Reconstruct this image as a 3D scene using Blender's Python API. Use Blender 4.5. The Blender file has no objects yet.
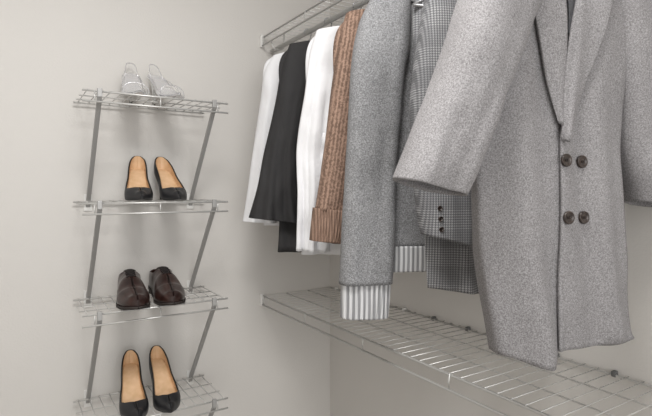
import bpy, bmesh, math, random
from mathutils import Vector, Matrix, noise
from mathutils.bvhtree import BVHTree
random.seed(4)
S = bpy.context.scene
S.view_settings.view_transform = 'Standard'
COL = S.collection

# ------------------------------------------------------------------ materials
def new_mat(name, rough=0.6, metal=0.0, color=(.5, .5, .5)):
    m = bpy.data.materials.new(name); m.use_nodes = True
    nt = m.node_tree; b = nt.nodes['Principled BSDF']
    b.inputs['Base Color'].default_value = (*color, 1)
    b.inputs['Roughness'].default_value = rough
    b.inputs['Metallic'].default_value = metal
    return m, nt, b
def N(nt, t, **kw):
    n = nt.nodes.new(t)
    for k, v in kw.items(): setattr(n, k, v)
    return n
def math_n(nt, op, a, b=None):
    n = N(nt, 'ShaderNodeMath', operation=op)
    for i, v in enumerate((a, b)):
        if v is None: continue
        if isinstance(v, (int, float)): n.inputs[i].default_value = v
        else: nt.links.new(v, n.inputs[i])
    return n.outputs[0]
def ramp(nt, fac, stops):
    r = N(nt, 'ShaderNodeValToRGB')
    els = r.color_ramp.elements
    while len(els) < len(stops): els.new(0.5)
    for e, (p, c) in zip(els, stops):
        e.position = p; e.color = (*c, 1)
    nt.links.new(fac, r.inputs[0]); return r.outputs[0]
def bump(nt, b, h, strength=.3, dist=.002):
    n = N(nt, 'ShaderNodeBump'); n.inputs['Strength'].default_value = strength
    n.inputs['Distance'].default_value = dist
    nt.links.new(h, n.inputs['Height']); nt.links.new(n.outputs[0], b.inputs['Normal'])
def objco(nt):
    return N(nt, 'ShaderNodeTexCoord').outputs['Object']
def noise_t(nt, scale, detail=2, co=None, rough=.5):
    n = N(nt, 'ShaderNodeTexNoise'); n.inputs['Scale'].default_value = scale
    n.inputs['Detail'].default_value = detail; n.inputs['Roughness'].default_value = rough
    nt.links.new(co if co else objco(nt), n.inputs['Vector']); return n.outputs['Fac']

def wall_mat(name, c):
    m, nt, b = new_mat(name, .55)
    f = noise_t(nt, 3, 2)
    nt.links.new(ramp(nt, f, [(.3, tuple(x*.97 for x in c)), (.7, c)]), b.inputs['Base Color'])
    bump(nt, b, noise_t(nt, 170, 3), .30, .002)
    return m
M_wall = wall_mat('wall_paint', (.638, .615, .588))
M_ceil = wall_mat('ceiling_paint', (.8, .79, .77))
M_floor, nt, b = new_mat('carpet', .95)
nt.links.new(ramp(nt, noise_t(nt, 250, 3), [(.3, (.30, .28, .25)), (.7, (.45, .42, .38))]), b.inputs['Base Color'])
bump(nt, b, noise_t(nt, 300, 2), .8, .005)

M_wire, nt, b = new_mat('coated_wire', .32, .4, (.58, .575, .56))
bump(nt, b, noise_t(nt, 60, 2), .05, .0005)
M_bar, nt, b = new_mat('painted_bar', .4, .3, (.38, .375, .37))
M_clip, nt, b = new_mat('clip_plastic', .5, 0, (.12, .12, .12))
M_cap, nt, b = new_mat('end_bracket_plastic', .4, 0, (.75, .74, .72))
M_chrome, nt, b = new_mat('hanger_steel', .35, .9, (.35, .35, .36))

def speckle(name, dark, mid, light, scale, bs=.5, rough=.9, big=8, amt=.12):
    m, nt, b = new_mat(name, rough)
    co = objco(nt)
    f = noise_t(nt, scale, 3, co, .7)
    g = noise_t(nt, big, 2, co)
    s = math_n(nt, 'ADD', f, math_n(nt, 'MULTIPLY', math_n(nt, 'SUBTRACT', g, .5), amt))
    nt.links.new(ramp(nt, s, [(.34, dark), (.5, mid), (.66, light)]), b.inputs['Base Color'])
    bump(nt, b, f, bs, .0012)
    return m
M_coat = speckle('wool_tweed_grey', (.145, .137, .141), (.245, .235, .240), (.36, .35, .355), 440, .25)
M_lining = speckle('coat_lining_grey', (.05, .05, .055), (.07, .07, .075), (.09, .09, .1), 200)
M_knitg = speckle('marled_knit_grey', (.12, .12, .125), (.225, .225, .232), (.37, .37, .38), 330, .6)
M_white, nt, b = new_mat('white_cotton', .8, 0, (.78, .78, .80))
bump(nt, b, noise_t(nt, 35, 3), .35, .006)
M_black, nt, b = new_mat('black_crepe', .8, 0, (.020, .019, .020))
bump(nt, b, noise_t(nt, 40, 3), .3, .005)

def rib_mat(name, c0, c1, period, axis=0, soft=(.35, .65), wob=0.0, speck=None, sa=2.2, bs=.5):
    m, nt, b = new_mat(name, .9)
    co = objco(nt); sep = N(nt, 'ShaderNodeSeparateXYZ'); nt.links.new(co, sep.inputs[0])
    v = sep.outputs[axis]
    if axis == 0 and wob:   # ribs follow the slanted sleeve
        v = math_n(nt, 'ADD', v, math_n(nt, 'MULTIPLY', sep.outputs[2], -.16))
    if wob:
        v = math_n(nt, 'ADD', v, math_n(nt, 'MULTIPLY', noise_t(nt, 25, 2, co), wob))
    s = math_n(nt, 'SINE', math_n(nt, 'MULTIPLY', v, 2*math.pi/period))
    s = math_n(nt, 'ADD', math_n(nt, 'MULTIPLY', s, .5), .5)
    h = s
    if speck:
        s = math_n(nt, 'ADD', s, math_n(nt, 'MULTIPLY', math_n(nt, 'SUBTRACT', noise_t(nt, speck, 3, co, .7), .5), sa))
    nt.links.new(ramp(nt, s, [(soft[0], c0), (soft[1], c1)]), b.inputs['Base Color'])
    bump(nt, b, h if not speck else s, bs, .002)
    return m
M_ribw = rib_mat('ribbed_cuff_knit', (.26, .26, .27), (.62, .62, .63), .0125, 0, (.3, .7))
M_brown = rib_mat('brown_knit', (.15, .092, .066), (.34, .222, .165), .0095, 0, (.0, 1.0), .003, 170, 5.0, .35)
M_brownr = rib_mat('brown_ribbing', (.17, .105, .075), (.30, .195, .145), .007, 0, (.1, .9), 0, 200, 1.5)

# glen plaid / houndstooth
M_plaid, nt, b = new_mat('glen_plaid_wool', .85)
co = objco(nt); sep = N(nt, 'ShaderNodeSeparateXYZ'); nt.links.new(co, sep.inputs[0])
def sq(v, per):
    return math_n(nt, 'GREATER_THAN', math_n(nt, 'FRACT', math_n(nt, 'MULTIPLY', v, 1/per)), .5)
X_, Z_ = math_n(nt, 'ADD', sep.outputs[0], 5), math_n(nt, 'ADD', sep.outputs[2], 5)
fa, fb = sq(X_, .0054), sq(Z_, .0054)
BX, BZ = sq(X_, .085), sq(Z_, .085)
fine_a = math_n(nt, 'MULTIPLY', fa, BX); fine_b = math_n(nt, 'MULTIPLY', fb, BZ)
tw = sq(math_n(nt, 'ADD', X_, Z_), .0042)
v = math_n(nt, 'ADD', math_n(nt, 'MULTIPLY', math_n(nt, 'ADD', fa, math_n(nt, 'MULTIPLY', fb, .75)), .22),
           math_n(nt, 'ADD', math_n(nt, 'MULTIPLY', math_n(nt, 'ADD', fine_a, fine_b), .13), math_n(nt, 'MULTIPLY', tw, .18)))
nt.links.new(ramp(nt, v, [(0, (.075, .075, .08)), (.45, (.21, .21, .22)), (.85, (.46, .46, .465))]), b.inputs['Base Color'])
bump(nt, b, noise_t(nt, 300, 2, co), .3, .001)

M_btn, nt, b = new_mat('horn_button', .3)
nt.links.new(ramp(nt, noise_t(nt, 120, 2), [(.3, (.018, .012, .01)), (.7, (.06, .042, .034))]), b.inputs['Base Color'])
M_bleather, nt, b = new_mat('black_leather', .38, 0, (.014, .014, .016))
bump(nt, b, noise_t(nt, 300, 2), .1, .0005)
M_brleather, nt, b = new_mat('oxblood_leather', .28)
nt.links.new(ramp(nt, noise_t(nt, 30, 3), [(.3, (.018, .008, .007)), (.7, (.042, .018, .014))]), b.inputs['Base Color'])
M_tan, nt, b = new_mat('tan_insole_leather', .5)
nt.links.new(ramp(nt, noise_t(nt, 40, 2), [(.3, (.62, .40, .22)), (.7, (.74, .50, .31))]), b.inputs['Base Color'])
M_dkin, nt, b = new_mat('dark_shoe_lining', .7, 0, (.02, .014, .012))
M_lace, nt, b = new_mat('shoe_lace', .8, 0, (.012, .008, .008))
M_silver, nt, b = new_mat('silver_leather', .25, .7, (.75, .75, .77))
M_clear, nt, b = new_mat('clear_vinyl', .05, 0, (.95, .96, .97))
b.inputs['Transmission Weight'].default_value = .9
b.inputs['IOR'].default_value = 1.12
b.inputs['Alpha'].default_value = .45
M_clearh, nt, b = new_mat('clear_acrylic', .05, 0, (.93, .95, .96))
b.inputs['Transmission Weight'].default_value = .95
b.inputs['IOR'].default_value = 1.4

# ------------------------------------------------------------------ mesh helpers
def make_obj(name, verts, faces, mats, parent=None, smooth=True, fmats=None):
    me = bpy.data.meshes.new(name); me.from_pydata([tuple(v) for v in verts], [], faces)
    for m in (mats if isinstance(mats, (list, tuple)) else [mats]): me.materials.append(m)
    me.validate(); me.update()
    if smooth: me.polygons.foreach_set('use_smooth', [True]*len(me.polygons))
    if fmats:
        for p, k in zip(me.polygons, fmats): p.material_index = k
    bm = bmesh.new(); bm.from_mesh(me); bmesh.ops.recalc_face_normals(bm, faces=bm.faces); bm.to_mesh(me); bm.free()
    ob = bpy.data.objects.new(name, me); COL.objects.link(ob)
    if parent: ob.parent = parent
    return ob
def empty(name, loc=(0, 0, 0), rz=0):
    e = bpy.data.objects.new(name, None); COL.objects.link(e)
    e.location = loc; e.rotation_euler = (0, 0, rz); e.empty_display_size = .05
    return e
def box(name, lo, hi, mat, parent=None, bev=0):
    x0, y0, z0 = lo; x1, y1, z1 = hi
    v = [(x0, y0, z0), (x1, y0, z0), (x1, y1, z0), (x0, y1, z0), (x0, y0, z1), (x1, y0, z1), (x1, y1, z1), (x0, y1, z1)]
    f = [(0, 3, 2, 1), (4, 5, 6, 7), (0, 1, 5, 4), (1, 2, 6, 5), (2, 3, 7, 6), (3, 0, 4, 7)]
    ob = make_obj(name, v, f, mat, parent, smooth=False)
    if bev:
        md = ob.modifiers.new('bevel', 'BEVEL'); md.width = bev; md.segments = 2
    return ob
class Tubes:
    def __init__(s): s.v = []; s.f = []
    def path(s, pts, r, n=8):
        pts = [Vector(p) for p in pts]; base = len(s.v)
        for i, p in enumerate(pts):
            if i == 0: d = pts[1]-p
            elif i == len(pts)-1: d = p-pts[i-1]
            else: d = (pts[i+1]-p).normalized()+(p-pts[i-1]).normalized()
            d.normalize()
            a = d.cross(Vector((0, 0, 1)))
            if a.length < .05: a = d.cross(Vector((1, 0, 0)))
            a.normalize(); b2 = d.cross(a)
            for k in range(n):
                t = 2*math.pi*k/n
                s.v.append(p+a*math.cos(t)*r+b2*math.sin(t)*r)
        for i in range(len(pts)-1):
            for k in range(n):
                q = base+i*n
                s.f.append((q+k, q+(k+1) % n, q+n+(k+1) % n, q+n+k))
        s.f.append(tuple(base+k for k in range(n))[::-1])
        q = base+(len(pts)-1)*n; s.f.append(tuple(q+k for k in range(n)))
    def obj(s, name, mat, parent=None): return make_obj(name, s.v, s.f, mat, parent)
def cr(p0, p1, p2, p3, t):
    return .5*((2*p1)+(-p0+p2)*t+(2*p0-5*p1+4*p2-p3)*t*t+(-p0+3*p1-3*p2+p3)*t**3)
def resample(sec, n):
    out = []; m = len(sec)-1
    for i in range(n+1):
        u = i/n*m; k = min(int(u), m-1); t = u-k
        g = lambda j: sec[max(0, min(m, j))]
        out.append(tuple(cr(g(k-1)[c], g(k)[c], g(k+1)[c], g(k+2)[c], t) for c in range(len(sec[0]))))
    return out
def cloth(name, sec, mat, parent, nu=48, nv=64, ex=2.6, fold=0., k=5., ph=0., wr=.0, rib=0, zmod=None, thick=.003, seed=0, ramp_pow=1.3):
    """garment tube; each section = (xl, zl, xr, zr, half_depth, y_centre)"""
    rs = resample(sec, nu); V = []; F = []
    for i, (xl, zl, xr, zr, hd, yc) in enumerate(rs):
        t = i/nu
        for j in range(nv):
            a = 2*math.pi*j/nv; c, s_ = math.cos(a), math.sin(a)
            cc = math.copysign(abs(c)**(2/ex), c); ss = math.copysign(abs(s_)**(2/ex), s_)
            rf = 1+(rib and .05*math.sin(rib*a))
            x = (xl+xr)/2+(xr-xl)/2*cc*(1+(rib and .008*math.sin(rib*a))); z = (zl+zr)/2+(zr-zl)/2*cc
            y = yc+hd*ss*rf
            if fold:
                r_ = t**ramp_pow
                y += fold*r_*(math.sin(k*cc+ph+1.2*t)+.5*math.sin(2.3*k*cc+2*ph-2*t))
                x += fold*.35*r_*math.sin(k*.8*ss+ph)
            if wr:
                q = Vector((x*9+seed*7, y*9, z*5)); y += wr*noise.noise(q)*1.6; x += wr*.5*noise.noise(q+Vector((9, 3, 1)))
                q = Vector((x*28+seed*3, y*20, z*16)); y += wr*.45*noise.noise(q)
            if zmod: z += zmod(x, t)
            V.append((x, y, z))
    for i in range(nu):
        for j in range(nv):
            F.append((i*nv+j, i*nv+(j+1) % nv, (i+1)*nv+(j+1) % nv, (i+1)*nv+j))
    ob = make_obj(name, V, F, mat, parent)
    md = ob.modifiers.new('thickness', 'SOLIDIFY'); md.thickness = thick; md.offset = -1
    return ob
def bvh_of(*obs):
    V = []; F = []
    for o in obs:
        b0 = len(V); V += [v.co.copy() for v in o.data.vertices]
        F += [tuple(b0+i for i in p.vertices) for p in o.data.polygons]
    return BVHTree.FromPolygons(V, F)
def overlay(name, left, right, bvh, mat, parent, off=.006, thick=.004, nu=30, nv=14, puff=0, ydef=-.03):
    """cloth panel lying on the front of the garment between two (x,z) edge curves"""
    L = resample(left, nu); R = resample(right, nu); V = []; F = []
    for i in range(nu+1):
        for j in range(nv+1):
            t = j/nv; x = L[i][0]*(1-t)+R[i][0]*t; z = L[i][1]*(1-t)+R[i][1]*t
            h = bvh.ray_cast(Vector((x, -1, z)), Vector((0, 1, 0)))[0]
            y = h.y if h else ydef
            V.append((x, y-off-puff*math.sin(math.pi*t), z))
    w = nv+1
    for i in range(nu):
        for j in range(nv): F.append((i*w+j, i*w+j+1, (i+1)*w+j+1, (i+1)*w+j))
    ob = make_obj(name, V, F, mat, parent)
    md = ob.modifiers.new('smooth', 'SMOOTH'); md.iterations = 4; md.factor = .5
    md = ob.modifiers.new('thickness', 'SOLIDIFY'); md.thickness = thick; md.offset = 0
    return ob
def button(name, x, z, bvh, r, parent, off=.01):
    h = bvh.ray_cast(Vector((x, -1, z)), Vector((0, 1, 0)))[0]
    y = (h.y if h else -.03)-off
    prof = [(0, .0022), (.5*r, .0022), (.72*r, .003), (.85*r, .0045), (.97*r, .004), (r, .002), (.95*r, 0), (0, 0)]
    n = 28; V = []; F = []
    for (rr, d) in prof:
        for k in range(n):
            a = 2*math.pi*k/n; V.append((x+rr*math.cos(a), y-d, z+rr*math.sin(a)))
    for i in range(len(prof)-1):
        for k in range(n): F.append((i*n+k, i*n+(k+1) % n, (i+1)*n+(k+1) % n, (i+1)*n+k))
    o = make_obj(name, V, F, M_btn, parent)
    T = Tubes()
    for sx in (-1, 1):
        T.path([(x+sx*.18*r, y-.003, z-.2*r), (x+sx*.18*r, y-.003, z+.2*r)], .0006, 5)
    T.obj(name+'_thread', M_lace, parent)

# ------------------------------------------------------------------ room
box('wall_back', (-2.2, 0, 0), (.1, .1, 2.6), M_wall)
box('wall_right', (0, -3.4, 0), (.1, 0, 2.6), M_wall)
box('wall_left', (-2.3, -3.4, 0), (-2.2, .1, 2.6), M_wall)
box('floor', (-2.3, -3.4, -.1), (.1, .1, 0), M_floor)
box('ceiling', (-2.3, -3.4, 2.6), (.1, .1, 2.7), M_ceil)
box('baseboard_back', (-2.2, -.015, 0), (0, 0, .1), M_ceil, bev=.004)
box('baseboard_right', (-.015, -3.4, 0), (0, -.015, .1), M_ceil, bev=.004)

# ------------------------------------------------------------------ closet wire shelves
XF = -.318
def closet_shelf(zd, rod):
    e = empty('wire_closet_shelf', (0, 0, zd))
    T = Tubes(); y0, y1 = -.012, -2.6
    for x, z, r in ((-.010, -.003, .0026), (-.115, -.004, .0018), (-.215, -.004, .0018), (XF, -.003, .0034), (XF-.004, -.036, .0034)):
        T.path([(x, y0, z), (x, y1, z)], r, 10)
    T.obj('long_rails', M_wire, e)
    T = Tubes(); y = y0-.012; i = 0
    while y > y1:
        T.path([(-.004, y, .001), (XF-.002, y, .001)], .0012, 6)
        if i % 10 == 0:
            T.path([(XF-.002, y, .0), (XF-.006, y, -.018), (XF-.004, y, -.036)], .0020, 6)
        y -= .032; i += 1
    T.obj('deck_wires', M_wire, e)
    box('end_bracket', (XF-.010, -.012, -.042), (XF+.005, 0, .006), M_cap, e, .002)
    y = -.06
    k = 0
    while y > y1:
        box('wall_clip_%d' % k, (-.014, y-.005, -.007), (0, y+.005, .006), M_clip if k % 3 else M_cap, e, .002)
        y -= .14; k += 1
    if rod:
        T = Tubes(); T.path([(-.28, -.012, -.052), (-.28, y1, -.052)], .0085, 14)
        T.obj('hang_rod', M_wire, e)
        T = Tubes(); y = -.08
        while y > y1:
            T.path([(XF, y, -.036), (-.305, y, -.062), (-.28, y, -.0635), (-.265, y, -.055), (-.262, y, 0)], .003, 8); y -= .61
        T.obj('rod_hooks', M_wire, e)
    return e
closet_shelf(1.09, False)
closet_shelf(2.098, True)
RODZ = 2.098-.052

# ------------------------------------------------------------------ shoe rack
def shoe_rack():
    e = empty('wire_shoe_rack', (-.768, 0, 0))
    xs = (-.168, .166); XL, XR = -.212, .212
    zs = (1.778, 1.462, 1.150, .828); YF = -.25
    for n, z in enumerate(zs):
        T = Tubes()
        for y, dz, r in ((-.018, 0, .0028), (-.10, -.003, .0018), (-.175, -.003, .0018), (YF, 0, .0028), (YF-.003, -.030, .0028)):
            T.path([(XL, y, z+dz), (XR, y, z+dz)], r, 8)
        x = XL+.014
        while x < XR-.01:
            T.path([(x, -.012, z+.003), (x, YF-.003, z+.003)], .0014, 6); x += .0305
        for x in (xs[0]-.012, xs[1]+.012, 0):
            T.path([(x, YF, z), (x, YF-.003, z-.03)], .0020, 6)
        T.obj('shelf_%d' % (n+1), M_wire, e)
    # flat slanted side bars from each shelf front back to the wall below
    for n in range(4):
        z0 = zs[n]-.004; z1 = zs[n+1]-.005 if n < 3 else zs[3]-.31
        for k, x in enumerate(xs):
            w, th = .0065, .0055
            V = []
            for (y, z) in ((YF-.004, z0+.012), (YF-.004, z0-.012), (-.014, z1+.012), (-.002, z1-.012)):
                for (dx, dy) in ((-w, -th), (w, -th), (w, th), (-w, th)):
                    V.append((x+dx, min(y+dy, -.001), z))
            F = []
            for i in range(3):
                for j in range(4): F.append((i*4+j, i*4+(j+1) % 4, (i+1)*4+(j+1) % 4, (i+1)*4+j))
            F += [(3, 2, 1, 0), (12, 13, 14, 15)]
            o = make_obj('side_bar_%d_%d' % (n+1, k+1), V, F, M_bar, e, smooth=False)
            md = o.modifiers.new('bevel', 'BEVEL'); md.width = .0015; md.segments = 2
            box('wall_plate_%d_%d' % (n+1, k+1), (x-.012, -.004, z1-.025), (x+.012, 0, z1+.03), M_cap, e, .001)
    return e
shoe_rack()

# ------------------------------------------------------------------ shoes
def smooth(a, b, x):
    t = max(0, min(1, (x-a)/(b-a))); return t*t*(3-2*t)
def lerp_tab(tab, x, lin=False):
    for (x0, y0), (x1, y1) in zip(tab, tab[1:]):
        if x <= x1:
            t = max(0, (x-x0)/(x1-x0)); t = t if lin else t*t*(3-2*t); return y0+(y1-y0)*t
    return tab[-1][1]
def pw(tab, x):   # catmull-rom through table for round outlines
    n = len(tab)
    for i in range(n-1):
        if x <= tab[i+1][0]:
            x0, y0 = tab[i]; x1, y1 = tab[i+1]; t = max(0, (x-x0)/(x1-x0))
            ym = tab[i-1] if i else tab[i]; yp = tab[i+2] if i+2 < n else tab[i+1]
            m0 = (y1-ym[1])/(x1-ym[0])*(x1-x0) if i else (y1-y0)*1.0
            m1 = (yp[1]-y0)/(yp[0]-x0)*(x1-x0) if i+2 < n else (y1-y0)*1.0
            return max(0, (2*t**3-3*t*t+1)*y0+(t**3-2*t*t+t)*m0+(-2*t**3+3*t*t)*y1+(t**3-t*t)*m1)
    return tab[-1][1]
def shoe(name, loc, rz, kind, side=1):
    """toe at local y = -L, heel at y = 0"""
    e = empty(name, loc, rz)
    if kind == 'oxford':
        L, HH, W = .288, .014, .044
        wt = [(0, .0), (.008, .20), (.03, .40), (.09, .66), (.18, .86), (.30, 1.0), (.55, .80), (.78, .74), (.90, .66), (.96, .48), (.99, .26), (1, .0)]
        Ht = [(0, .018), (.08, .034), (.3, .048), (.5, .074), (.65, .082), (1, .080)]
        ot = [(0, 0), (.44, 0), (.50, .10), (.62, .20), (.70, .62), (.9, .66), (1, .62)]
        up, ins = M_brleather, M_dkin
    else:
        L, HH, W = .216, .097, .0395
        wt = [(0, .0), (.01, .09), (.03, .18), (.10, .43), (.20, .78), (.32, 1.0), (.45, .94), (.6, .78), (.82, .71), (.91, .62), (.965, .44), (.99, .25), (1, .0)]
        Ht = [(0, .010), (.1, .026), (.3, .040), (.6, .050), (.85, .058), (1, .066)]
        ot = [(0, 0), (.24, 0), (.25, .22), (.29, .46), (.36, .62), (.6, .70), (.8, .68), (.95, .62), (1, .56)]
        up, ins = (M_clear, M_silver) if kind == 'clear' else (M_bleather, M_tan)
    def h(t):
        if kind == 'oxford': return .010+.012*smooth(.62, .72, t)+.006*(1-smooth(0, .15, t))
        return .004+HH*(smooth(.22, 1.05, t)**1.0)+.004*(1-smooth(0, .12, t))
    def wd(t): return W*pw(wt, max(0, min(1, t)))
    def cx(t): return side*.005*math.sin(math.pi*min(1, t*1.1))
    nt_, m = 80, 12
    ts = [(.5-.5*math.cos(math.pi*i/nt_)) for i in range(nt_+1)]
    V = []; F = []
    w2 = 2*(m+1)
    tl = [t for t in ts if kind != 'clear' or t < .30]
    for t in tl:
        w = wd(t); H = lerp_tab(Ht, t); ao = lerp_tab(ot, t) if kind != 'clear' else 0; z0 = h(t); y = -L*(1-t)
        for sgn in (-1, 1):
            for j in range(m+1):
                a = 1-(1-ao)*j/m
                x = sgn*w*math.sin(math.pi/2*a)**.9*(1+.06*math.sin(math.pi*(1-a)*1.2)) if a > 0 else 0
                z = z0+H*max(0, math.cos(math.pi/2*a))**.75
                V.append((cx(t)+x, y, z))
    for i in range(len(tl)-1):
        for s_ in (0, m+1):
            for j in range(m): F.append((i*w2+s_+j, i*w2+s_+j+1, (i+1)*w2+s_+j+1, (i+1)*w2+s_+j))
    ob = make_obj('upper', V, F, up, e)
    md = ob.modifiers.new('weld', 'WELD'); md.merge_threshold = .0003
    if kind != 'clear':
        md = ob.modifiers.new('thickness', 'SOLIDIFY'); md.thickness = .0020; md.offset = 0
    def strip(nm, inset, dz, mat, th):
        V = []; F = []; n = 8
        for t in ts:
            y = -(L-2*abs(inset)*(1 if inset > 0 else -1))*(1-t)-inset
            tt = 1+y/L
            w = wd(tt)-inset if inset > 0 else wd(t)-inset
            w = max(0, w) if 0 < t < 1 else max(0, w)*.3
            for zz in (0, th):
                for j in range(n+1):
                    V.append((cx(tt)+w*(2*j/n-1), y, h(max(0, min(1, tt)))+dz-zz))
        r_ = 2*(n+1)
        for i in range(nt_):
            for s_ in (0, n+1):
                for j in range(n): F.append((i*r_+s_+j, i*r_+s_+j+1, (i+1)*r_+s_+j+1, (i+1)*r_+s_+j))
            for s_ in (0, n): F.append((i*r_+s_, (i+1)*r_+s_, (i+1)*r_+n+1+s_, i*r_+n+1+s_))
        return make_obj(nm, V, F, mat, e)
    strip('insole', .0022, .005, ins, .002)
    if kind == 'oxford': strip('welt_sole', -.003, .001, M_dkin, .008)
    else: strip('sole', -.0006, .001, up if kind != 'clear' else M_silver, .0035)
    if kind == 'pump':   # tan lining on the inside of the quarters
        V = []; F = []; mm = 8; off = .0022
        tq = [t for t in ts if t > .26]
        for t in tq:
            w = wd(t); H = lerp_tab(Ht, t); ao = lerp_tab(ot, t); y = -L*(1-t)-(off*smooth(.85, 1, t))
            for sgn in (-1, 1):
                for j in range(mm+1):
                    a = 1-(1-ao-.015)*j/mm
                    x = sgn*max(0, w-off)*math.sin(math.pi/2*a)**.9
                    V.append((cx(t)+x, y, h(t)+H*max(0, math.cos(math.pi/2*a))**.75))
        w3 = 2*(mm+1)
        for i in range(len(tq)-1):
            for s_ in (0, mm+1):
                for j in range(mm): F.append((i*w3+s_+j, i*w3+s_+j+1, (i+1)*w3+s_+j+1, (i+1)*w3+s_+j))
        make_obj('lining', V, F, M_tan, e)
    if kind == 'oxford':
        V = []; F = []; n = 28
        for z, s_ in ((0, 1.0), (.02, 1.03)):
            for k in range(n):
                a = 2*math.pi*k/n; yy = -.036+.036*math.sin(a)
                V.append((cx(.9)+.031*s_*math.cos(a), yy, z))
        for k in range(n): F.append((k, (k+1) % n, n+(k+1) % n, n+k))
        F += [tuple(range(n))[::-1], tuple(range(n, 2*n))]
        make_obj('heel', V, F, M_dkin, e)
        T = Tubes()
        for q in range(5):
            t = .46+.042*q; y = -L*(1-t); z = h(t)+lerp_tab(Ht, t)+.001
            T.path([(cx(t)-.014, y-.002, z-.003), (cx(t)-.006, y, z+.002), (cx(t)+.006, y, z+.002), (cx(t)+.014, y-.002, z-.003)], .0018, 6)
        T.obj('laces', M_lace, e)
        for (tt, nm) in ((.24, 'toe_cap_seam'), (.42, 'vamp_seam')):
            T = Tubes(); pts = []
            for k in range(17):
                a = -.92+1.84*k/16; t = tt+.05*abs(a); w = wd(t); H = lerp_tab(Ht, t)
                aa = abs(a)
                pts.append((cx(t)+math.copysign(w*math.sin(math.pi/2*aa)**.9*(1+.06*math.sin(math.pi*(1-aa)*1.2)), a) if aa > 0 else cx(t), -L*(1-t), h(t)+H*math.cos(math.pi/2*aa)**.75+.0004))
            T.path(pts, .0009, 5); T.obj(nm, M_lace, e)
        V = []; F = []
        for i in range(13):
            t = .44+.28*i/12
            for j in range(7):
                q = j/6*2-1; V.append((cx(t)+q*.018, -L*(1-t), h(min(t, .6))+lerp_tab(Ht, t)-.004-.005*q*q+.006*smooth(.6, .72, t)))
        for i in range(12):
            for j in range(6): F.append((i*7+j, i*7+j+1, (i+1)*7+j+1, (i+1)*7+j))
        o = make_obj('tongue', V, F, M_dkin, e); md = o.modifiers.new('t', 'SOLIDIFY'); md.thickness = .003
    else:
        V = []; F = []; n = 20; st = [(0, .0048, -.014), (.02, .0050, -.015), (.045, .0066, -.016), (.065, .0095, -.017), (.080, .014, -.020), (.094, .021, -.026)]
        for z, r, yc in st:
            for k in range(n):
                a = 2*math.pi*k/n; yy = yc+r*1.05*math.sin(a)
                V.append((cx(.95)+min(r, .85*wd(1+yc/L))*math.cos(a), yy, min(z, h(min(1, 1+yy/L))-.0015)))
        for i in range(len(st)-1):
            for k in range(n): F.append((i*n+k, i*n+(k+1) % n, (i+1)*n+(k+1) % n, (i+1)*n+k))
        F += [tuple(range(n))[::-1], tuple((len(st)-1)*n+k for k in range(n))]
        make_obj('heel', V, F, up if kind != 'clear' else M_clearh, e)
        if kind == 'clear':
            V = []; F = []; tq = [t for t in ts if t > .82]; mm = 6
            for t in tq:
                w = wd(t); hh = .040*smooth(.80, 1, t)
                for sgn in (-1, 1):
                    for j in range(mm+1):
                        V.append((cx(t)+sgn*w*(1-.3*j/mm), -L*(1-t)+.004*j/mm*smooth(.9, 1, t), h(t)+hh*j/mm))
            w3 = 2*(mm+1)
            for i in range(len(tq)-1):
                for s_ in (0, mm+1):
                    for j in range(mm): F.append((i*w3+s_+j, i*w3+s_+j+1, (i+1)*w3+s_+j+1, (i+1)*w3+s_+j))
            o = make_obj('heel_counter', V, F, M_clear, e)
            T = Tubes()
            for sgn in (-1, 1):
                pts = []
                for t in [.82, .88, .93, .965, .99, 1]:
                    pts.append((cx(t)+sgn*wd(t)*.7, -L*(1-t)+.004*smooth(.9, 1, t), h(t)+.040*smooth(.80, 1, t)))
                T.path(pts, .0014, 6)
                # thin instep strap edge running down to the vamp
                pts = []
                for i in range(9):
                    q = i/8; t = .82-.52*q
                    pts.append((cx(t)+sgn*wd(t)*(.7+.3*math.sin(math.pi*q)), -L*(1-t), h(t)+.004+.012*math.sin(math.pi*q)*.5+.018*q*(1-q)))
                T.path(pts, .0010, 6)
            pts = []
            for k in range(13):
                aa = -1+2*k/12; a = abs(aa); t = tl[-1]
                pts.append((cx(t)+math.copysign(wd(t)*math.sin(math.pi/2*a)**.9*(1+.06*math.sin(math.pi*(1-a)*1.2)) if a > 0 else 0, aa), -L*(1-t), h(t)+lerp_tab(Ht, t)*max(0, math.cos(math.pi/2*a))**.75))
            T.path(pts, .0012, 6)
            T.obj('silver_piping', M_silver, e)
    return e
dz = .0050
R = math.radians
shoe('clear_heel_pump', (-.812, -.030, 1.768+dz+.01), R(-3), 'clear', -1)
shoe('clear_heel_pump', (-.745, -.050, 1.768+dz+.01), R(8), 'clear', 1)
shoe('black_pump', (-.790, -.035, 1.462+dz), R(-8), 'pump', -1)
shoe('black_pump', (-.716, -.035, 1.462+dz), R(1), 'pump', 1)
shoe('brown_oxford_shoe', (-.818, -.022, 1.150+dz), R(-5), 'oxford', -1)
shoe('brown_oxford_shoe', (-.724, -.022, 1.150+dz), R(-4), 'oxford', 1)
shoe('black_pump', (-.820, -.066, .828+dz), R(-4), 'pump', -1)
shoe('black_pump', (-.738, -.066, .828+dz), R(-2), 'pump', 1)

# ------------------------------------------------------------------ garments
def hanger(par, hw=.13):
    T = Tubes(); pts = []
    rr = .0125; c = RODZ
    for k in range(15):
        a = math.radians(-60+250*k/14); pts.append((rr*math.cos(a)*-1, 0, c-.001+rr*math.sin(a)))
    pts = pts+[(0.010, 0, c-.02), (0, 0, c-.032), (0, 0, 1.985)]
    T.path(pts[2:], .0017, 7)
    T.path([(-hw, 0, 1.905), (-hw*.6, 0, 1.935), (0, 0, 1.968), (hw*.6, 0, 1.935), (hw, 0, 1.905), (0, 0, 1.903), (-hw, 0, 1.905)], .004, 8)
    T.obj('hanger', M_chrome, par)
def garment(name, hy, rz):
    e = empty(name, (-.28, hy, 0), rz); hanger(e); return e
R20 = R(-20)

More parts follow.
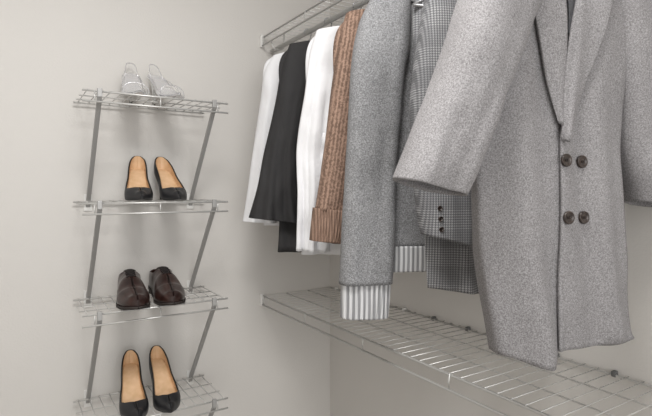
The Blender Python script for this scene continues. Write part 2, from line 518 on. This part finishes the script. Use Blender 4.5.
# 1 white shirt
g = garment('white_shirt', -.29, R20)
cloth('torso', [(-.055, 1.975, .055, 1.975, .03, 0), (-.12, 1.955, .12, 1.955, .03, 0), (-.155, 1.90, .155, 1.90, .03, 0), (-.15, 1.7, .15, 1.7, .032, 0), (-.15, 1.38, .15, 1.38, .035, 0)], M_white, g, fold=.008, k=7, wr=.006, seed=1)
cloth('sleeve_left', [(-.118, 1.955, -.05, 1.972, .022, -.005), (-.148, 1.895, -.06, 1.88, .03, -.008), (-.160, 1.80, -.065, 1.79, .032, -.012), (-.188, 1.62, -.09, 1.615, .032, -.015), (-.213, 1.45, -.11, 1.45, .03, -.015), (-.221, 1.395, -.115, 1.388, .026, -.015)], M_white, g, fold=.006, k=5, wr=.010, seed=2)
cloth('sleeve_right', [(.05, 1.972, .118, 1.955, .022, 0), (.06, 1.88, .16, 1.895, .03, 0), (.07, 1.7, .18, 1.7, .032, 0), (.08, 1.42, .18, 1.42, .03, 0)], M_white, g, fold=.006, wr=.006, seed=3)
cloth('collar', [(-.05, 2.0, .05, 2.0, .028, 0), (-.062, 1.985, .062, 1.985, .038, 0), (-.07, 1.962, .07, 1.962, .045, 0)], M_white, g, nu=8)

# 2 black blouse with flared sleeves
g = garment('black_flared_sleeve_blouse', -.42, R20)
cloth('torso', [(-.06, 1.975, .06, 1.975, .03, 0), (-.12, 1.955, .12, 1.955, .03, 0), (-.16, 1.89, .155, 1.90, .03, 0), (-.15, 1.7, .15, 1.7, .03, 0), (-.162, 1.305, .16, 1.305, .035, 0)], M_black, g, fold=.008, k=8, wr=.006, seed=4)
cloth('sleeve_left', [(-.124, 1.96, -.05, 1.975, .02, -.01), (-.148, 1.89, -.055, 1.87, .03, -.012), (-.172, 1.77, -.085, 1.76, .03, -.015), (-.204, 1.628, -.112, 1.62, .028, -.018), (-.222, 1.54, -.106, 1.535, .034, -.018), (-.240, 1.46, -.094, 1.45, .039, -.018), (-.250, 1.414, -.082, 1.395, .042, -.018)], M_black, g, fold=.011, k=6, wr=.010, seed=6, nu=72, nv=96, ramp_pow=2.5)
cloth('sleeve_right', [(.05, 1.975, .12, 1.96, .02, 0), (.06, 1.87, .16, 1.89, .03, 0), (.08, 1.63, .17, 1.64, .026, 0), (.06, 1.40, .20, 1.40, .04, 0)], M_black, g, fold=.01, k=8, wr=.004, seed=7)

# 3 white blouse
g = garment('white_blouse', -.58, R20)
cloth('torso', [(-.06, 1.975, .06, 1.975, .03, 0), (-.12, 1.955, .12, 1.955, .03, 0), (-.155, 1.89, .155, 1.90, .03, 0), (-.15, 1.7, .15, 1.7, .03, 0), (-.165, 1.315, .16, 1.315, .035, 0)], M_white, g, fold=.010, k=9, wr=.008, seed=8)
cloth('sleeve_left', [(-.122, 1.958, -.05, 1.975, .02, -.01), (-.143, 1.89, -.05, 1.87, .028, -.014), (-.163, 1.76, -.065, 1.75, .03, -.018), (-.178, 1.62, -.075, 1.61, .03, -.022), (-.181, 1.48, -.08, 1.47, .03, -.022), (-.180, 1.33, -.085, 1.322, .032, -.022)], M_white, g, fold=.012, k=8, wr=.016, seed=9)
V = []; F = []
for i in range(90):
    t = i/89; z = 1.66-.33*t
    for j in range(5):
        q = j/4; V.append((-.118-.012*math.sin(t*1.2)+q*(.018+.007*math.cos(t*26+.8)), -.050-q*.012-.004*math.sin(t*28), z))
for i in range(89):
    for j in range(4): F.append((i*5+j, i*5+j+1, i*5+j+6, i*5+j+5))
o = make_obj('sleeve_placket', V, F, M_white, g); md = o.modifiers.new('t', 'SOLIDIFY'); md.thickness = .0015
cloth('sleeve_right', [(.05, 1.975, .12, 1.96, .02, 0), (.06, 1.87, .16, 1.89, .03, 0), (.08, 1.63, .17, 1.64, .026, 0), (.08, 1.36, .17, 1.36, .03, 0)], M_white, g, fold=.01, k=8, wr=.004, seed=7)

# 4 brown knit sweater
g = garment('brown_knit_sweater', -.735, R20)
cloth('torso', [(-.07, 1.975, .07, 1.975, .035, 0), (-.12, 1.955, .12, 1.955, .035, 0), (-.16, 1.89, .155, 1.90, .035, 0), (-.155, 1.7, .155, 1.7, .035, 0), (-.165, 1.39, .16, 1.39, .038, 0)], M_brown, g, fold=.006, k=5, wr=.006, seed=10, thick=.005)
cloth('sleeve_left', [(-.128, 1.962, -.05, 1.975, .025, -.01), (-.148, 1.89, -.04, 1.86, .035, -.014), (-.164, 1.79, -.05, 1.77, .038, -.018), (-.190, 1.604, -.085, 1.59, .036, -.02), (-.215, 1.45, -.125, 1.44, .034, -.02)], M_brown, g, fold=.003, k=4, wr=.008, seed=11, thick=.005)
cloth('cuff_left', [(-.218, 1.455, -.122, 1.445, .036, -.02), (-.223, 1.41, -.130, 1.40, .036, -.02), (-.227, 1.372, -.138, 1.362, .033, -.02)], M_brownr, g, nu=12, nv=160, rib=40, thick=.005)
cloth('sleeve_right', [(.05, 1.975, .12, 1.96, .025, 0), (.06, 1.87, .16, 1.89, .035, 0), (.09, 1.63, .18, 1.64, .035, 0), (.10, 1.40, .18, 1.40, .034, 0)], M_brown, g, wr=.005, seed=12)
cloth('hem_rib', [(-.167, 1.395, .162, 1.395, .04, 0), (-.165, 1.36, .16, 1.36, .04, 0)], M_brownr, g, nu=8, nv=240, rib=80, thick=.005)

# 5 grey marled sweater with striped ribbing
g = garment('grey_knit_sweater', -.83, R20)
cloth('torso', [(-.07, 1.98, .07, 1.98, .032, .008), (-.12, 1.96, .12, 1.96, .032, .008), (-.155, 1.87, .155, 1.89, .03, .008), (-.15, 1.6, .155, 1.6, .03, .008), (-.16, 1.36, .16, 1.355, .03, .008)], M_knitg, g, fold=.004, k=5, wr=.004, seed=13, thick=.005)
cloth('neck', [(-.065, 2.02, .065, 2.02, .03, .004), (-.075, 2.0, .075, 2.0, .034, .004), (-.095, 1.965, .095, 1.965, .036, .004)], M_knitg, g, nu=10, thick=.005)
cloth('hem_rib', [(-.162, 1.362, .162, 1.358, .033, .008), (-.160, 1.325, .16, 1.325, .033, .008), (-.158, 1.297, .158, 1.295, .030, .008)], M_ribw, g, nu=10, nv=240, rib=60, thick=.005)
cloth('sleeve_left', [(-.120, 1.965, -.03, 1.985, .02, -.02), (-.148, 1.90, -.03, 1.86, .03, -.022), (-.168, 1.80, -.048, 1.78, .034, -.024), (-.184, 1.60, -.062, 1.60, .034, -.026), (-.193, 1.42, -.073, 1.42, .034, -.026), (-.200, 1.275, -.078, 1.275, .034, -.026)], M_knitg, g, fold=.003, k=4, wr=.008, seed=14, thick=.005)
cloth('cuff_left', [(-.200, 1.28, -.078, 1.28, .034, -.026), (-.201, 1.23, -.081, 1.23, .034, -.026), (-.202, 1.195, -.085, 1.191, .031, -.026)], M_ribw, g, nu=12, nv=200, rib=36, thick=.005)
cloth('sleeve_right', [(.04, 1.98, .12, 1.965, .022, 0), (.06, 1.87, .16, 1.89, .034, 0), (.09, 1.6, .19, 1.6, .034, 0), (.10, 1.3, .20, 1.3, .034, 0)], M_knitg, g, wr=.005, seed=15)

# 6 plaid blazer
g = garment('plaid_blazer', -1.0, R20)
t6 = cloth('torso', [(-.06, 1.985, .06, 1.985, .032, .012), (-.10, 1.965, .12, 1.96, .032, .012), (-.125, 1.88, .155, 1.89, .03, .012), (-.105, 1.6, .155, 1.6, .03, .012), (-.098, 1.40, .16, 1.40, .03, .012), (-.088, 1.282, .16, 1.250, .03, .012)], M_plaid, g, fold=.010, k=7, wr=.004, seed=16)
s6 = cloth('sleeve_left', [(-.075, 1.975, -.0, 1.985, .022, -.015), (-.105, 1.915, .0, 1.88, .034, -.02), (-.128, 1.80, -.01, 1.78, .038, -.022), (-.141, 1.66, -.015, 1.65, .038, -.024), (-.134, 1.50, -.012, 1.50, .036, -.024), (-.118, 1.405, -.010, 1.375, .034, -.024)], M_plaid, g, fold=.003, k=4, wr=.006, seed=17)
bv = bvh_of(s6)
for k in range(3): button('cuff_button_%d' % k, -.098+.002*k, 1.462-.022*k, bv, .0055, g, .001)
cloth('sleeve_right', [(.04, 1.98, .10, 1.965, .022, 0), (.06, 1.87, .16, 1.89, .034, 0), (.09, 1.6, .18, 1.6, .034, 0), (.10, 1.4, .19, 1.4, .034, 0)], M_plaid, g, wr=.005, seed=18)
bv = bvh_of(t6)
overlay('lapel_left', [(-.055, 1.97), (-.05, 1.85), (0, 1.68)], [(-.02, 1.975), (.0, 1.85), (.012, 1.68)], bv, M_plaid, g)
overlay('lapel_right', [(.03, 1.975), (.02, 1.85), (.012, 1.68)], [(.06, 1.97), (.075, 1.85), (.02, 1.68)], bv, M_plaid, g)
cloth('collar', [(-.05, 2.025, .05, 2.025, .03, .012), (-.065, 2.005, .065, 2.005, .038, .012), (-.085, 1.965, .085, 1.965, .046, .012)], M_plaid, g, nu=10, thick=.004)

# 7 double breasted coat
g = garment('double_breasted_coat', -1.25, R(-12))
DX = -.036
def hemdip(x, t):
    r_ = max(0, (t-.85)/.15)
    xc = -.062+DX
    w = .06 if x < xc else .016
    return -.026*r_*math.exp(-((x-xc)/w)**2)
def sh(c, d=DX): return [(x+d, z) for x, z in c]
t7 = cloth('body', [(-.06, 2.0, .06, 2.0, .03, .01), (-.11, 1.975, .10, 1.975, .034, .01), (-.165, 1.93, .13, 1.94, .036, .01), (-.19, 1.83, .135, 1.84, .038, .01), (-.205, 1.70, .112, 1.70, .040, .01), (-.209, 1.60, .105, 1.60, .042, .01), (-.206, 1.48, .112, 1.48, .044, .01), (-.198, 1.35, .122, 1.35, .046, .01), (-.176, 1.229, .134, 1.228, .046, .01)], M_coat, g, nu=80, nv=120, fold=.012, k=5.5, ph=.6, wr=.007, seed=20, zmod=hemdip, thick=.005, ramp_pow=.8)
cloth('sleeve_left', [(-.15, 1.95, -.06, 1.985, .03, -.01), (-.205, 1.895, -.085, 1.86, .042, -.015), (-.2485, 1.8116, -.130, 1.785, .048, -.018), (-.305, 1.665, -.188, 1.675, .050, -.02), (-.343, 1.580, -.232, 1.578, .048, -.022), (-.3725, 1.5155, -.2665, 1.493, .044, -.022)], M_coat, g, nu=60, nv=80, fold=.004, k=4, wr=.010, seed=21, thick=.006)
cloth('sleeve_right', [(.05, 1.985, .10, 1.965, .03, -.0), (.055, 1.87, .142, 1.895, .042, .0), (.085, 1.72, .190, 1.72, .046, .0), (.112, 1.58, .225, 1.58, .046, .0), (.152, 1.480, .250, 1.462, .042, .0)], M_coat, g, nu=60, nv=80, fold=.004, k=4, wr=.008, seed=22, thick=.006)
bv = bvh_of(t7)
pr = overlay('front_panel_right', sh([(.0, 1.90), (-.005, 1.80), (-.022, 1.66), (-.040, 1.57), (-.044, 1.40), (-.046, 1.2245)]), [(.095, 1.90), (.10, 1.80), (.088, 1.66), (.082, 1.57), (.092, 1.40), (.110, 1.224)], bv, M_coat, g, off=.006, thick=.005, nu=60, nv=24)
bv2 = bvh_of(t7, pr)
overlay('neck_lining', sh([(-.040, 1.975), (-.030, 1.86), (-.022, 1.765)]), sh([(.030, 1.975), (.000, 1.86), (-.020, 1.765)]), bv, M_lining, g, off=.008, thick=.002)
overlay('lapel_left', sh([(-.105, 1.93), (-.106, 1.84), (-.078, 1.73), (-.042, 1.61)]), sh([(-.040, 1.975), (-.036, 1.86), (-.026, 1.745), (-.034, 1.605)]), bv2, M_coat, g, off=.008, thick=.006, puff=.004)
overlay('lapel_right', sh([(.030, 1.975), (-.004, 1.85), (-.026, 1.74), (-.040, 1.580)]), sh([(.085, 1.93), (.072, 1.84), (.034, 1.72), (-.034, 1.578)]), bv2, M_coat, g, off=.010, thick=.006, puff=.006)
cloth('collar', [(-.05, 2.02, .05, 2.02, .03, .01), (-.07, 2.0, .07, 2.0, .042, .01), (-.10, 1.955, .09, 1.955, .055, .01)], M_coat, g, nu=10, thick=.006)
for k, (x, z) in enumerate(((-.0330, 1.550), (.0120, 1.549), (-.0310, 1.4535), (.0135, 1.4526))):
    button('button_%d' % (k+1), x+DX, z, bv2, .0112, g, .004)

# ------------------------------------------------------------------ light
def area(name, loc, rot, size, energy, col=(1, 1, 1), sy=None):
    l = bpy.data.lights.new(name, 'AREA'); l.energy = energy; l.size = size; l.color = col
    if sy: l.shape = 'RECTANGLE'; l.size_y = sy
    o = bpy.data.objects.new(name, l); COL.objects.link(o); o.location = loc; o.rotation_euler = rot; return o
area('ceiling_fill', (-1.0, -1.35, 2.57), (0, 0, 0), .45, 22, (1, .99, .97))  # added area light below the ceiling, out of view; no fixture is modelled
area('front_fill', (-1.2, -3.2, 1.7), (R(90), 0, R(0)), 1.2, 22, (1, 1, .99), 1.4)  # added soft fill from behind the camera; there is no doorway here
w = bpy.data.worlds.new('world'); S.world = w; w.use_nodes = True
w.node_tree.nodes['Background'].inputs[0].default_value = (1, 1, .99, 1)
w.node_tree.nodes['Background'].inputs[1].default_value = .75

# ------------------------------------------------------------------ camera
c = bpy.data.cameras.new('camera'); co_ = bpy.data.objects.new('camera', c); COL.objects.link(co_)
c.sensor_width = 36; c.lens = 36*492/652; c.shift_y = -18/652; c.clip_start = .02
co_.location = (-1.142, -1.761, 1.5)
co_.rotation_euler = (R(90), 0, -math.atan2(.537, .843))
S.camera = co_
